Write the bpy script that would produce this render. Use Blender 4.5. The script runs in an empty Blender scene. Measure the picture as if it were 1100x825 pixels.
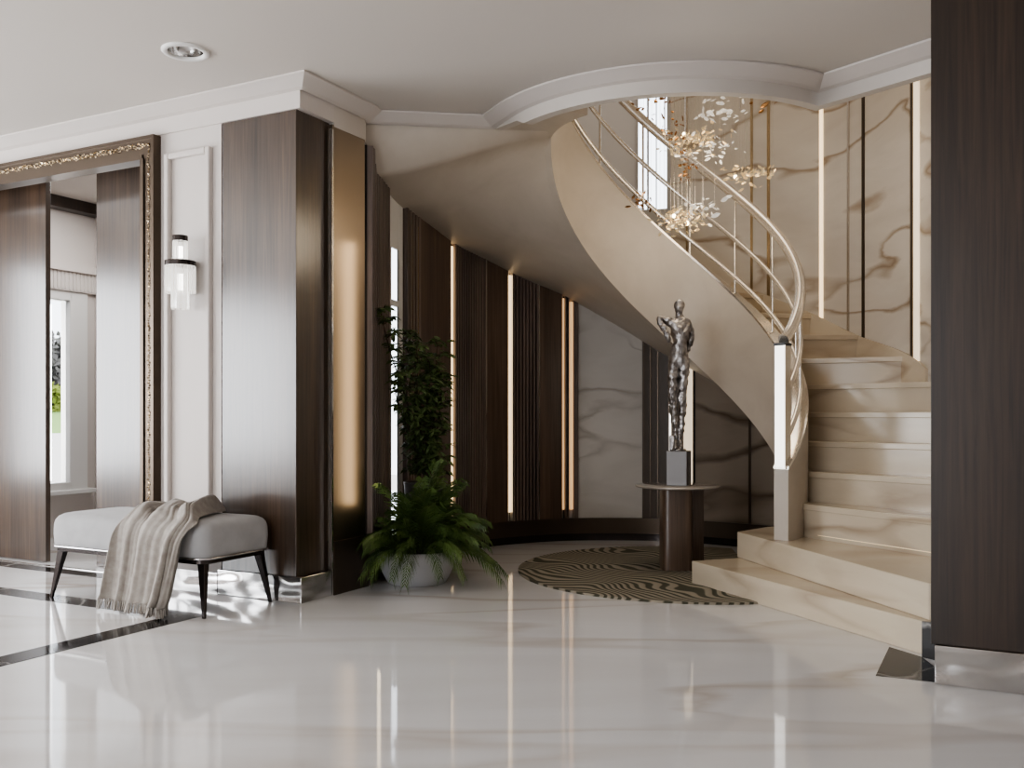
import bpy, bmesh, math, random
from mathutils import Vector, Matrix
random.seed(7)
C = bpy.context.scene.collection
F = 1010.0; HV = 447.0
sin, cos, pi = math.sin, math.cos, math.pi
R = math.radians

# ------------------------------------------------------------------ frames
W0 = Vector((-1.119, 5.0)); AL = Vector((-.887, .462)); AR = Vector((.462, .887))
def L(s, m):
    """plan point: s metres along the door wall (to the left), m metres behind it"""
    p = W0 + AL * s + AR * m
    return (p.x, p.y)
def L3(s, m, z):
    p = L(s, m); return (p[0], p[1], z)

# ------------------------------------------------------------------ mesh builder
class MB:
    def __init__(self): self.v = []; self.f = []; self.s = []
    def add(self, vs, fs, smooth=False):
        o = len(self.v); self.v += [tuple(v) for v in vs]
        for f in fs: self.f.append([i + o for i in f]); self.s.append(smooth)
        return self
    def prism(self, poly, z0, z1, smooth=False):
        n = len(poly); a = sum(poly[i][0]*poly[(i+1) % n][1] - poly[(i+1) % n][0]*poly[i][1] for i in range(n))
        if a < 0: poly = poly[::-1]
        vs = [(p[0], p[1], z0) for p in poly] + [(p[0], p[1], z1) for p in poly]
        fs = [list(range(n))[::-1], list(range(n, 2*n))] + [[i, (i+1) % n, n+(i+1) % n, n+i] for i in range(n)]
        return self.add(vs, fs, smooth)
    def box(self, x0, x1, y0, y1, z0, z1):
        return self.prism([(x0, y0), (x1, y0), (x1, y1), (x0, y1)], z0, z1)
    def lbox(self, s0, s1, m0, m1, z0, z1):
        return self.prism([L(s0, m0), L(s1, m0), L(s1, m1), L(s0, m1)], z0, z1)
    def obox(self, c, ax, ay, hx, hy, z0, z1):
        """box about plan point c with plan axes ax, ay"""
        c = Vector(c[:2]); ax = Vector(ax) * hx; ay = Vector(ay) * hy
        return self.prism([tuple(c-ax-ay), tuple(c+ax-ay), tuple(c+ax+ay), tuple(c-ax+ay)], z0, z1)
    def tube(self, pts, r, n=10, cap=True, smooth=True):
        pts = [Vector(p) for p in pts]; m = len(pts)
        rr = r if isinstance(r, (list, tuple)) else [r]*m
        rings = []; up = None
        for i, p in enumerate(pts):
            t = (pts[min(i+1, m-1)] - pts[max(i-1, 0)]).normalized()
            if up is None:
                up = Vector((0, 0, 1)) if abs(t.z) < .9 else Vector((1, 0, 0))
            a = t.cross(up).normalized(); b = a.cross(t).normalized(); up = b
            rings.append([p + (a*cos(2*pi*k/n) + b*sin(2*pi*k/n))*rr[i] for k in range(n)])
        vs = [v for g in rings for v in g]; fs = []
        for i in range(m-1):
            for k in range(n):
                fs.append([i*n+k, i*n+(k+1) % n, (i+1)*n+(k+1) % n, (i+1)*n+k])
        self.add(vs, fs, smooth)
        if cap:
            self.add(rings[0], [list(range(n))[::-1]]); self.add(rings[-1], [list(range(n))])
        return self
    def lathe(self, prof, c=(0, 0, 0), n=48, smooth=True):
        m = len(prof)
        vs = [(c[0]+r*cos(2*pi*k/n), c[1]+r*sin(2*pi*k/n), c[2]+z) for r, z in prof for k in range(n)]
        fs = [[i*n+k, i*n+(k+1) % n, (i+1)*n+(k+1) % n, (i+1)*n+k] for i in range(m-1) for k in range(n)]
        return self.add(vs, fs, smooth)
    def grid(self, rows, smooth=True, closed=False):
        m = len(rows); n = len(rows[0]); vs = [p for r in rows for p in r]; fs = []
        for i in range(m-1):
            for k in range(n if closed else n-1):
                fs.append([i*n+k, i*n+(k+1) % n, (i+1)*n+(k+1) % n, (i+1)*n+k])
        return self.add(vs, fs, smooth)
    def strip(self, a, b, z0, z1):
        """closed curved wall between two plan polylines a and b; z0, z1 number or list"""
        n = len(a)
        q0 = z0 if isinstance(z0, (list, tuple)) else [z0]*n
        q1 = z1 if isinstance(z1, (list, tuple)) else [z1]*n
        rows = [[(a[i][0], a[i][1], q0[i]), (a[i][0], a[i][1], q1[i]), (b[i][0], b[i][1], q1[i]), (b[i][0], b[i][1], q0[i])] for i in range(n)]
        for k in range(4):
            self.add([p for r in rows for p in (r[k], r[(k+1) % 4])], [[2*i, 2*i+1, 2*i+3, 2*i+2] for i in range(n-1)], True)
        self.add(rows[0], [[3, 2, 1, 0]]); self.add(rows[-1], [[0, 1, 2, 3]])
        return self
    def build(self, name, mat, parent=None, origin=None, bevel=0, recalc=True, weld=False):
        off = Vector((0, 0, 0))
        if parent is not None:
            p = parent
            while p is not None: off += p.location; p = p.parent
        elif origin is not None:
            off = Vector(origin)
        elif self.v:
            xs = [v[0] for v in self.v]; ys = [v[1] for v in self.v]; zs = [v[2] for v in self.v]
            off = Vector(((min(xs)+max(xs))/2, (min(ys)+max(ys))/2, min(zs)))
        me = bpy.data.meshes.new(name)
        me.from_pydata([tuple(Vector(v)-off) for v in self.v], [], self.f)
        me.polygons.foreach_set('use_smooth', self.s)
        if recalc or weld:
            bm = bmesh.new(); bm.from_mesh(me)
            if weld: bmesh.ops.remove_doubles(bm, verts=bm.verts, dist=1e-5)
            if recalc: bmesh.ops.recalc_face_normals(bm, faces=bm.faces)
            bm.to_mesh(me); bm.free()
        me.materials.append(mat)
        o = bpy.data.objects.new(name, me); C.objects.link(o)
        if parent is not None: o.parent = parent
        else: o.location = off
        if bevel:
            b = o.modifiers.new('bevel', 'BEVEL'); b.width = bevel; b.segments = 3; b.limit_method = 'ANGLE'; b.angle_limit = R(40)
        return o

def tag(o, label=None, cat=None, group=None, kind=None):
    if label: o['label'] = label
    if cat: o['category'] = cat
    if group: o['group'] = group
    if kind: o['kind'] = kind
    return o
def thing(name, loc, label, cat, group=None, kind=None):
    o = bpy.data.objects.new(name, None); C.objects.link(o); o.location = loc; o.empty_display_size = .1
    return tag(o, label, cat, group, kind)
def struct(o): o['kind'] = 'structure'; return o

# ------------------------------------------------------------------ materials
def mat(name, col=(.8, .8, .8), rough=.5, metal=0, coat=0, coat_r=.1, ior=1.5, emit=None, es=0, trans=0, sheen=0, spec=.5, coat_ior=1.5):
    m = bpy.data.materials.new(name); m.use_nodes = True
    b = m.node_tree.nodes['Principled BSDF']
    b.inputs['Base Color'].default_value = (*col, 1); b.inputs['Roughness'].default_value = rough
    b.inputs['Metallic'].default_value = metal; b.inputs['IOR'].default_value = ior
    b.inputs['Coat Weight'].default_value = coat; b.inputs['Coat IOR'].default_value = coat_ior; b.inputs['Coat Roughness'].default_value = coat_r
    b.inputs['Transmission Weight'].default_value = trans; b.inputs['Sheen Weight'].default_value = sheen
    b.inputs['Specular IOR Level'].default_value = spec
    if emit: b.inputs['Emission Color'].default_value = (*emit, 1); b.inputs['Emission Strength'].default_value = es
    return m
def nodes(m): return m.node_tree.nodes, m.node_tree.links, m.node_tree.nodes['Principled BSDF']
def pos(m, scale=(1, 1, 1), rot=(0, 0, 0)):
    n, l, b = nodes(m); g = n.new('ShaderNodeNewGeometry'); mp = n.new('ShaderNodeMapping')
    mp.inputs['Scale'].default_value = scale; mp.inputs['Rotation'].default_value = rot
    l.new(g.outputs['Position'], mp.inputs['Vector']); return mp.outputs['Vector']
def noise(m, vec, scale, detail=4, rough=.5, dist=0):
    n, l, b = nodes(m); t = n.new('ShaderNodeTexNoise'); l.new(vec, t.inputs['Vector'])
    t.inputs['Scale'].default_value = scale; t.inputs['Detail'].default_value = detail
    t.inputs['Roughness'].default_value = rough; t.inputs['Distortion'].default_value = dist
    return t.outputs['Fac']
def ramp(m, fac, stops):
    n, l, b = nodes(m); r = n.new('ShaderNodeValToRGB'); l.new(fac, r.inputs['Fac'])
    e = r.color_ramp.elements
    while len(e) > 1: e.remove(e[-1])
    e[0].position = stops[0][0]; e[0].color = (*stops[0][1], 1)
    for p, c in stops[1:]:
        k = e.new(p); k.color = (*c, 1)
    return r.outputs['Color']
def mixc(m, a, b_, fac, mode='MIX'):
    n, l, b = nodes(m); x = n.new('ShaderNodeMix'); x.data_type = 'RGBA'; x.blend_type = mode
    if isinstance(fac, (int, float)): x.inputs[0].default_value = fac
    else: l.new(fac, x.inputs[0])
    for k, q in ((6, a), (7, b_)):
        if isinstance(q, tuple): x.inputs[k].default_value = (*q, 1)
        else: l.new(q, x.inputs[k])
    return x.outputs[2]
def bump(m, fac, strength=.2, dist=.01):
    n, l, b = nodes(m); k = n.new('ShaderNodeBump'); k.inputs['Strength'].default_value = strength; k.inputs['Distance'].default_value = dist
    l.new(fac, k.inputs['Height']); l.new(k.outputs['Normal'], b.inputs['Normal'])
def basecol(m, c): n, l, b = nodes(m); l.new(c, b.inputs['Base Color'])

def wood(name, c0, c1, rough=.3, coat=.6, coat_r=.2, cior=1.5):
    m = mat(name, c0, rough, coat=coat, coat_r=coat_r, coat_ior=cior)
    v = pos(m, (38, 38, 1.1)); a = noise(m, v, 1.6, 6, .6, .6)
    v2 = pos(m, (6, 6, .35)); b2 = noise(m, v2, 1.2, 3, .5, .3)
    col = ramp(m, a, [(.3, c0), (.7, c1)])
    dark = ramp(m, b2, [(.35, (.62, .62, .62)), (.65, (1.15, 1.1, 1.05))])
    basecol(m, mixc(m, col, dark, 1.0, 'MULTIPLY')); 
    return m
def marble(name, base, base2, vein, rough, scale=1.0, rot=(0, 0, .4), width=.03, stretch=(1, 1, 1), coat=0, dens=.55, ior=1.5, warpk=.5, spec=.5):
    m = mat(name, base, rough, spec=spec, coat=coat, coat_r=.03, ior=ior)
    n, l, b = nodes(m)
    v = pos(m, tuple(scale*s for s in stretch), rot)
    cloud = noise(m, v, 1.1, 5, .55, .8)
    c = ramp(m, cloud, [(.32, base), (.7, base2)])
    warp = n.new('ShaderNodeTexNoise'); l.new(v, warp.inputs['Vector']); warp.inputs['Scale'].default_value = 1.3; warp.inputs['Detail'].default_value = 5
    add = n.new('ShaderNodeVectorMath'); add.operation = 'MULTIPLY_ADD'
    l.new(warp.outputs['Color'], add.inputs[0]); add.inputs[1].default_value = (warpk, warpk, warpk); l.new(v, add.inputs[2])
    vn = noise(m, add.outputs[0], .75, 2, .4)
    vf = ramp(m, vn, [(.5-width, (0, 0, 0)), (.5, (1, 1, 1)), (.5+width*1.6, (0, 0, 0))])
    mask = ramp(m, noise(m, v, .7, 3), [(dens-.12, (0, 0, 0)), (dens+.1, (1, 1, 1))])
    mu = mixc(m, vf, mask, 1.0, 'MULTIPLY')
    basecol(m, mixc(m, c, vein, mu))
    return m

M = {}
M['floor'] = marble('white_marble_floor', (.80, .80, .805), (.73, .72, .715), (.55, .49, .44), .05, .6, (0, 0, .9), .022, (.7, 3.4, 1), dens=.50)
M['steps'] = marble('cream_marble_steps', (.66, .575, .455), (.575, .49, .37), (.42, .33, .24), .2, 1.0, (0, 0, .5), .035, (1, 1, 3.8), dens=.5)
M['wallmarble'] = marble('calacatta_wall', (.66, .605, .53), (.57, .515, .445), (.33, .25, .175), .1, 1.4, (.35, .5, .2), .024, (.75, .75, 2.4), dens=.40)
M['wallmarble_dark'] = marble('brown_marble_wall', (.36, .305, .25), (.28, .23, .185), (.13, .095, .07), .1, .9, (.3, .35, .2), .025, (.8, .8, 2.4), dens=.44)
M['wallmarble_soft'] = marble('soft_grey_marble', (.60, .57, .53), (.52, .49, .45), (.36, .32, .28), .12, 1.3, (.3, .35, .2), .02, (.8, .8, 2.0), dens=.5)
M['black'] = marble('black_marble', (.022, .02, .02), (.035, .032, .03), (.6, .58, .55), .08, 1.6, (0, 0, 1.2), .006, dens=.5, spec=.12)
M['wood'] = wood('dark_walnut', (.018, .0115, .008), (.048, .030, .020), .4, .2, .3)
M['wood_hall'] = wood('hall_walnut', (.085, .056, .040), (.165, .112, .081), .34, .6, .22)
M['wood_gloss'] = wood('lacquered_walnut', (.036, .023, .015), (.085, .054, .036), .4, 1.0, .21, 1.75)
M['slat_gap'] = mat('slat_gap', (.008, .006, .005), .7)
M['slat'] = wood('slat_walnut', (.14, .108, .096), (.25, .195, .172), .33, .6, .2)
M['white'] = mat('white_wall_paint', (.63, .58, .545), .55)
M['ceil'] = mat('ceiling_paint', (.62, .575, .53), .6)
M['plaster'] = mat('polished_plaster', (.52, .46, .39), .42)
v = pos(M['plaster']); nn = noise(M['plaster'], v, 2.5, 6, .6, .5)
basecol(M['plaster'], ramp(M['plaster'], nn, [(.3, (.47, .415, .35)), (.7, (.56, .50, .43))])); bump(M['plaster'], noise(M['plaster'], v, 14, 6), .06, .01)
M['steel'] = mat('polished_steel', (.60, .59, .58), .14, 1)
bump(M['steel'], noise(M['steel'], pos(M['steel'], (3, 3, 7)), 1.0, 1), .35, .10)
M['chrome'] = mat('chrome', (.85, .84, .82), .08, 1)
M['satin'] = mat('champagne_satin_metal', (.74, .69, .62), .22, .85)
M['brass'] = mat('brass', (.60, .47, .30), .25, 1)
M['bronze'] = mat('bronze_metal', (.105, .08, .06), .34, .8)
M['bronze_mirror'] = mat('bronze_mirror', (.30, .245, .19), .34, 1)
M['smoked_mirror'] = mat('smoked_mirror', (.10, .078, .062), .42, 0, spec=.25)
M['dark_metal'] = mat('dark_metal', (.06, .052, .05), .2, .9)
M['black_plastic'] = mat('black_cap', (.01, .01, .01), .4)
M['led'] = mat('warm_led', (1, .9, .7), .5, emit=(1.0, .72, .42), es=2.4)
M['led_soft'] = mat('soft_led', (1, .9, .75), .5, emit=(1.0, .80, .56), es=1.1)
M['led_dim'] = mat('dim_led', (.8, .7, .5), .5, emit=(1.0, .80, .56), es=.35)
M['led_amber'] = mat('amber_led', (1, .8, .5), .5, emit=(1.0, .56, .26), es=.9)
M['led_white'] = mat('white_led', (1, 1, 1), .4, emit=(1, .95, .88), es=3)
M['crystal'] = mat('crystal', (.97, .97, .96), .04, 0, trans=.85, ior=1.45, emit=(1, .95, .88), es=.35)  # rods emit faintly: bulb light put into the crystal itself
M['crystal_lit'] = mat('lit_crystal', (1, 1, 1), .1, emit=(1, .97, .92), es=14.0)
M['gem'] = mat('gold_crystal', (.78, .66, .48), .1, 1)
M['petal_gold'] = mat('gold_petal', (.78, .60, .34), .2, .8, emit=(1, .80, .5), es=.4)  # faint emission lightens the gold in place of lamp light
M['petal_copper'] = mat('copper_petal', (.45, .24, .10), .25, .8)
M['petal_glass'] = mat('glass_petal', (.92, .88, .82), .12, .1, emit=(1, .95, .85), es=.5)  # glass petals also emit, though only the lamps are sources
M['glow'] = mat('chandelier_lamp', (1, .9, .7), .3, emit=(1, .78, .45), es=22)
M['fabric'] = mat('pale_grey_velvet', (.50, .49, .485), .9, sheen=.3)
vv = pos(M['fabric']); basecol(M['fabric'], ramp(M['fabric'], noise(M['fabric'], vv, 9, 4), [(.3, (.345, .342, .345)), (.7, (.42, .418, .42))])); bump(M['fabric'], noise(M['fabric'], vv, 160, 3), .12, .003)
M['throw'] = mat('grey_beige_knit', (.42, .385, .35), .95, sheen=.2)
vv = pos(M['throw']); basecol(M['throw'], ramp(M['throw'], noise(M['throw'], vv, 30, 4), [(.3, (.30, .27, .24)), (.7, (.40, .37, .335))])); bump(M['throw'], noise(M['throw'], vv, 240, 2), .3, .004)
M['pot'] = mat('grey_ceramic', (.46, .46, .47), .5)
vv = pos(M['pot'], (8, 8, 110)); bump(M['pot'], noise(M['pot'], vv, 1, 3), .25, .004)
M['soil'] = mat('soil', (.03, .02, .015), .95)
M['frond'] = mat('palm_leaf', (.045, .085, .02), .5)
vv = pos(M['frond']); basecol(M['frond'], ramp(M['frond'], noise(M['frond'], vv, 9, 3), [(.3, (.03, .062, .012)), (.7, (.12, .18, .045))]))
M['leaf'] = mat('ficus_leaf', (.025, .045, .014), .45)
vv = pos(M['leaf']); basecol(M['leaf'], ramp(M['leaf'], noise(M['leaf'], vv, 14, 3), [(.3, (.04, .068, .022)), (.7, (.13, .18, .062))]))
M['bark'] = mat('bark', (.07, .045, .03), .8)
M['statue'] = mat('cast_metal', (.36, .34, .335), .34, .85)
vv = pos(M['statue']); basecol(M['statue'], ramp(M['statue'], noise(M['statue'], vv, 22, 5), [(.3, (.16, .145, .14)), (.68, (.55, .53, .52))])); bump(M['statue'], noise(M['statue'], vv, 45, 4), .5, .012)
M['statue_base'] = mat('grey_stone_block', (.14, .13, .125), .35, .3)
M['tabletop'] = mat('polished_top', (.50, .46, .42), .07, .3, coat=.5)
M['bush'] = mat('bare_bush', (.16, .15, .14), .9)
M['hedge'] = mat('yellow_green_hedge', (.22, .26, .05), .9)
M['lawn'] = mat('lawn_grass', (.22, .34, .10), .95)
M['deck'] = mat('pale_deck', (.62, .58, .53), .7)
M['glass'] = mat('clear_glass', (1, 1, 1), .0, trans=1, ior=1.012)
M['frame_white'] = mat('white_frame', (.78, .77, .75), .4)
M['frame_grey'] = mat('grey_frame', (.45, .44, .43), .4)
M['pale'] = mat('pale_upper_wall', (.62, .61, .62), .5)
# rug: flowing stripes
rg = mat('striped_rug', (.3, .27, .2), .95); M['rug'] = rg
n_, l_, b_ = nodes(rg); vv = pos(rg, (1, 1, 1))
wn = n_.new('ShaderNodeTexNoise'); l_.new(vv, wn.inputs['Vector']); wn.inputs['Scale'].default_value = 1.7; wn.inputs['Detail'].default_value = .6
ml = n_.new('ShaderNodeMath'); ml.operation = 'MULTIPLY'; ml.inputs[1].default_value = 100; l_.new(wn.outputs['Fac'], ml.inputs[0])
sx_ = n_.new('ShaderNodeVectorMath'); sx_.operation = 'DOT_PRODUCT'; sx_.inputs[1].default_value = (98, 76, 0); l_.new(vv, sx_.inputs[0])
m2_ = n_.new('ShaderNodeMath'); m2_.operation = 'ADD'; l_.new(sx_.outputs['Value'], m2_.inputs[0]); l_.new(ml.outputs[0], m2_.inputs[1]); ml = m2_
sn = n_.new('ShaderNodeMath'); sn.operation = 'SINE'; l_.new(ml.outputs[0], sn.inputs[0])
ma = n_.new('ShaderNodeMath'); ma.operation = 'MULTIPLY_ADD'; ma.inputs[1].default_value = .5; ma.inputs[2].default_value = .5; l_.new(sn.outputs[0], ma.inputs[0])
basecol(rg, ramp(rg, ma.outputs[0], [(.30, (.07, .068, .045)), (.62, (.33, .295, .235))])); bump(rg, ma.outputs[0], .5, .01)

nodes(M['wood_gloss'])[2].inputs['Specular IOR Level'].default_value = .15
# ------------------------------------------------------------------ plan curves
CI = Vector((.99, 5.92)); RI, RO, RM = .745, .835, .79          # inner stringer ring
CO = Vector((.93, 5.93))                                       # reference centre of the outer wall
OUT = [(2.42, 3.75), (2.44, 4.4), (2.46, 4.95), (2.48, 5.45), (2.5, 5.96), (2.39, 6.46), (2.05, 6.95), (1.68, 7.27), (1.25, 7.53), (.82, 7.6), (.4, 7.56),
       (.05, 7.4), (-.21, 7.2), (-.42, 6.95), (-.6, 6.65), (-.74, 6.3), (-.83, 5.9), (-.864, 5.5)]
OPH = [math.degrees(math.atan2(y-CO.y, x-CO.x)) % 360 for x, y in OUT]
OPH = [a-360 if a > 250 else a for a in OPH]
ORR = [math.hypot(x-CO.x, y-CO.y) for x, y in OUT]
def interp(x, xs, ys):
    if x <= xs[0]: return ys[0]
    if x >= xs[-1]: return ys[-1]
    for i in range(len(xs)-1):
        if xs[i] <= x <= xs[i+1]:
            h = xs[i+1]-xs[i]; t = (x-xs[i])/h
            def d(k):
                a = max(k-1, 0); b = min(k+1, len(xs)-1); return (ys[b]-ys[a])/(xs[b]-xs[a])
            m0, m1 = d(i)*h, d(i+1)*h
            return (2*t**3-3*t*t+1)*ys[i]+(t**3-2*t*t+t)*m0+(-2*t**3+3*t*t)*ys[i+1]+(t**3-t*t)*m1
def outer(phi, off=0):
    r = interp(phi, OPH, ORR) - off
    return (CO.x + r*cos(R(phi)), CO.y + r*sin(R(phi)))
def uof(phi):
    x, y = outer(phi); return 550 + F*x/y
PTAB = [(uof(a*.25), a*.25) for a in range(-80, 773)]
def phi_u(u):
    """angle on the outer wall seen in the column of the given picture coordinate"""
    for i in range(len(PTAB)-1, 0, -1):
        a, b = PTAB[i], PTAB[i-1]
        if a[0] <= u <= b[0]:
            t = (u-a[0])/max(1e-6, b[0]-a[0]); return a[1]+(b[1]-a[1])*t
    return 0
def inner(th, r): return (CI.x + r*cos(R(th)), CI.y + r*sin(R(th)))
def zb(th): return .556 + .0122*th
def zt(th): return 1.276 + .0122*th
SPH = [-56, -35, -17, 1, 20, 42, 61, 79, 94, 108, 121, 132, 143, 155, 167.5, 181, 190]
SZ = [.02, .1, .2, .35, .62, .93, 1.2, 1.48, 1.75, 1.97, 2.09, 2.19, 2.25, 2.337, 2.39, 2.45, 2.47]
def zso(phi): return interp(phi, SPH, SZ)
def arange(a, b, step):
    n = max(1, int(round(abs(b-a)/step))); return [a+(b-a)*i/n for i in range(n+1)]
CEIL = 2.79

# ------------------------------------------------------------------ setting: floor, ceiling, walls
fl = MB(); fl.prism([L(4.5, -8), L(4.5, 3.8), L(-6, 3.8), L(-6, -8)], -.1, 0)
struct(fl.build('floor', M['floor'], origin=(0, 0, 0)))
# black inlay strips
b = MB(); b.lbox(.243, .388, -4.5, -.43, 0, .0015); struct(b.build('trim_1', M['black']))
b = MB(); b.lbox(.388, 4.4, -.57, -.43, 0, .0015); struct(b.build('trim_2', M['black']))
b = MB(); b.lbox(1.22, 3.6, .06, .2, 0, .0015); struct(b.build('trim_3', M['black']))
b = MB(); b.prism([(1.40, 3.62), (1.66, 3.50), (1.70, 3.90), (1.633, 4.07)], 0, .0015); struct(b.build('trim_4', M['black']))
b = MB(); b.lbox(1.22, 3.6, .2, .225, 0, .006); struct(b.build('trim_5', M['chrome']))

CL = [(-.87, 5.6), (-.11, 5.70)]
ARC = [inner(a, 1.09) for a in arange(208, 307, 4)]
FR = [(2.03, 4.56), (2.44, 4.05)]
path = [L(.0, .0), (-.885, 5.45)] + CL + ARC + FR
ceil_poly = [L(4.5, -8), L(4.5, 0.0)] + path + [(2.44, 3.75), L(-6, .3), L(-6, -8)]
bm = bmesh.new(); vs = [bm.verts.new((p[0], p[1], CEIL)) for p in ceil_poly]
es = [bm.edges.new((vs[i], vs[(i+1) % len(vs)])) for i in range(len(vs))]
DL = (-1.6, 4.61)                                              # recessed downlight
hole = [bm.verts.new((DL[0]+.085*cos(2*pi*k/32), DL[1]+.085*sin(2*pi*k/32), CEIL)) for k in range(32)]
es += [bm.edges.new((hole[i], hole[(i+1) % 32])) for i in range(32)]
bmesh.ops.triangle_fill(bm, edges=es, use_beauty=True, use_dissolve=False)
me = bpy.data.meshes.new('ceiling'); bm.to_mesh(me); bm.free(); me.materials.append(M['ceil'])
o = bpy.data.objects.new('ceiling', me); C.objects.link(o); struct(o)

def offset(pts, d):
    out = []
    for i, p in enumerate(pts):
        a = Vector(pts[max(i-1, 0)]); b = Vector(pts[min(i+1, len(pts)-1)]); p = Vector(p)
        d1 = (p-a).normalized() if i > 0 else (b-p).normalized()
        d2 = (b-p).normalized() if i < len(pts)-1 else d1
        n1 = Vector((d1.y, -d1.x)); n2 = Vector((d2.y, -d2.x)); nn = (n1+n2).normalized()
        out.append(tuple(p + nn*(d/max(.5, nn.dot(n1)))))
    return out
# moulding on the ceiling edge (swept profile: room side is to the right of the path)
cpath = [L(4.5, 0), L(0, 0), (-.885, 5.45), (-.86, 5.585), (-.11, 5.69)] + ARC + FR
prof = [(0, -.002), (.112, -.002), (.112, -.012), (.098, -.018), (.03, -.048), (.0, -.054)]
cm = MB()
offs = [offset(cpath, d) for d, z in prof]
rows = [[(offs[k][i][0], offs[k][i][1], CEIL+prof[k][1]) for k in range(len(prof))] for i in range(len(cpath))]
cm.grid(rows, smooth=False)
struct(cm.build('trim_6', M['white'], origin=(0, 0, 0)))
# fascia of the stair opening and the hall wall above it
fz = MB()
arcfr = [CL[1]] + ARC + FR
fz.strip(arcfr, offset(arcfr, -.06), [2.738, 2.70] + [2.665]*(len(arcfr)-2), 5.2)
seg = CL
fz.strip(seg, offset(seg, -.06), 2.738, 5.2)
seg = [L(.012, .29), L(.008, .57), CL[0]]
fz.strip(seg, offset(seg, -.06), 2.62, 5.2)
struct(fz.build('wall_front_upper', M['ceil'], origin=(0, 0, 0)))
b = MB(); b.prism([(-1.3, 5.2), (2.8, 3.4), (3, 8), (-1.3, 8)], 5.2, 5.3); struct(b.build('ceiling_upper', M['ceil']))

# door wall, white, with the opening to the next room
w = MB()
w.lbox(.585, 1.165, .012, .3, 0, CEIL); w.lbox(1.165, 3.6, 0, .06, 2.51, CEIL); w.lbox(3.6, 4.6, 0, .3, 0, CEIL)
w.lbox(.012, 1.165, .0, .3, 2.643, CEIL)
struct(w.build('wall_left', M['white'], origin=(0, 0, 0)))
b = MB(); b.lbox(.602, 1.06, -.004, .012, 0, .12); struct(b.build('baseboard_left', M['steel']))
# wall moulding frame
b = MB()
for s0, s1, z0, z1 in ((.649, .684, .3, 2.52), (.971, 1.006, .3, 2.52), (.684, .971, 2.485, 2.52), (.684, .971, .3, .335)):
    b.lbox(s0, s1, -.02, .012, z0, z1)
struct(b.build('trim_7', M['white'], bevel=.008))
# other walls of the room
w = MB(); WZ0, WZ1 = .40, 2.4
w.lbox(4.5, 4.7, -.9, .3, 0, CEIL); w.lbox(4.5, 4.7, -8, -5.6, 0, CEIL); w.lbox(4.5, 4.7, -5.6, -.9, WZ1, CEIL); w.lbox(4.5, 4.7, -5.6, -.9, 0, WZ0)
struct(w.build('wall_window_side', M['white'], origin=(0, 0, 0)))
fr = MB()
for m in (-5.6, -4.1, -2.6, -.96): fr.lbox(4.55, 4.62, m, m+.06, WZ0, WZ1)
fr.lbox(4.55, 4.62, -5.6, -.9, WZ0, WZ0+.06); fr.lbox(4.55, 4.62, -5.6, -.9, WZ1-.06, WZ1)
struct(fr.build('window_1', M['frame_white'], origin=(0, 0, 0)))
w = MB(); w.lbox(-6, -1.9, -8.2, -8, 0, CEIL); w.lbox(1.5, 4.7, -8.2, -8, 0, CEIL); w.lbox(-1.9, 1.5, -8.2, -8, 2.5, CEIL); w.lbox(-1.9, 1.5, -8.2, -8, 0, .3)
struct(w.build('wall_front', M['white'], origin=(0, 0, 0)))
w = MB(); w.lbox(-6.2, -6, -8.2, .5, 0, CEIL); struct(w.build('wall_right', M['white'], origin=(0, 0, 0)))
w = MB(); w.lbox(-6, -4.32, -.06, .3, 0, CEIL); struct(w.build('wall_right_side', M['white'], origin=(0, 0, 0)))

# ------------------------------------------------------------------ door casing with crystals, sliding panels, next room
dr = thing('door_1', L3(2.4, -.02, 0), None, None, kind='structure')
z_in, z_out = 2.51, 2.636
d = MB(); d.lbox(1.06, 1.165, -.03, .02, 0, z_out); d.lbox(3.6, 3.71, -.03, .02, 0, z_out); d.lbox(1.165, 3.6, -.03, .02, z_in, z_out)
d.lbox(1.06, 1.077, -.045, -.03, 0, z_out); d.lbox(1.077, 3.71, -.045, -.03, z_out-.017, z_out)
d.lbox(1.15, 1.175, -.04, .29, 0, z_in); d.lbox(1.16, 3.6, -.04, .06, z_in-.008, z_in+.02)
d.build('casing', M['bronze'], dr)
d = MB()
def gem(s, z):
    r = random.uniform(.005, .0085); c = L3(s, -.032, z); n = Vector((-AR.x, -AR.y, 0)); t = Vector((AL.x, AL.y, 0)); up = Vector((0, 0, 1)); a0 = random.uniform(0, 6)
    c = Vector(c); tip = c+n*.009+t*random.uniform(-.005, .005)+up*random.uniform(-.005, .005)
    ring = [c+(t*cos(a0+k*pi/2.5)+up*sin(a0+k*pi/2.5))*r for k in range(5)]
    d.add(ring+[tip], [[k, (k+1) % 5, 5] for k in range(5)])
z = .02
while z < 2.60: gem(1.112+random.uniform(-.006, .006), z); z += .0145
s = 1.115
while s < 3.65: gem(s, 2.592+random.uniform(-.008, .008)); gem(s, 2.578+random.uniform(-.008, .008)); s += .0145
d.build('crystal_strip', M['gem'], dr)
b = MB(); b.lbox(2.48, 3.56, .30, .338, 0.006, 2.76); struct(b.build('door_2', M['wood_gloss'], bevel=.002))
b = MB(); b.lbox(1.0, 2.03, .345, .383, 0.006, 2.76); struct(b.build('door_3', M['wood_gloss'], bevel=.002))
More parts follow.
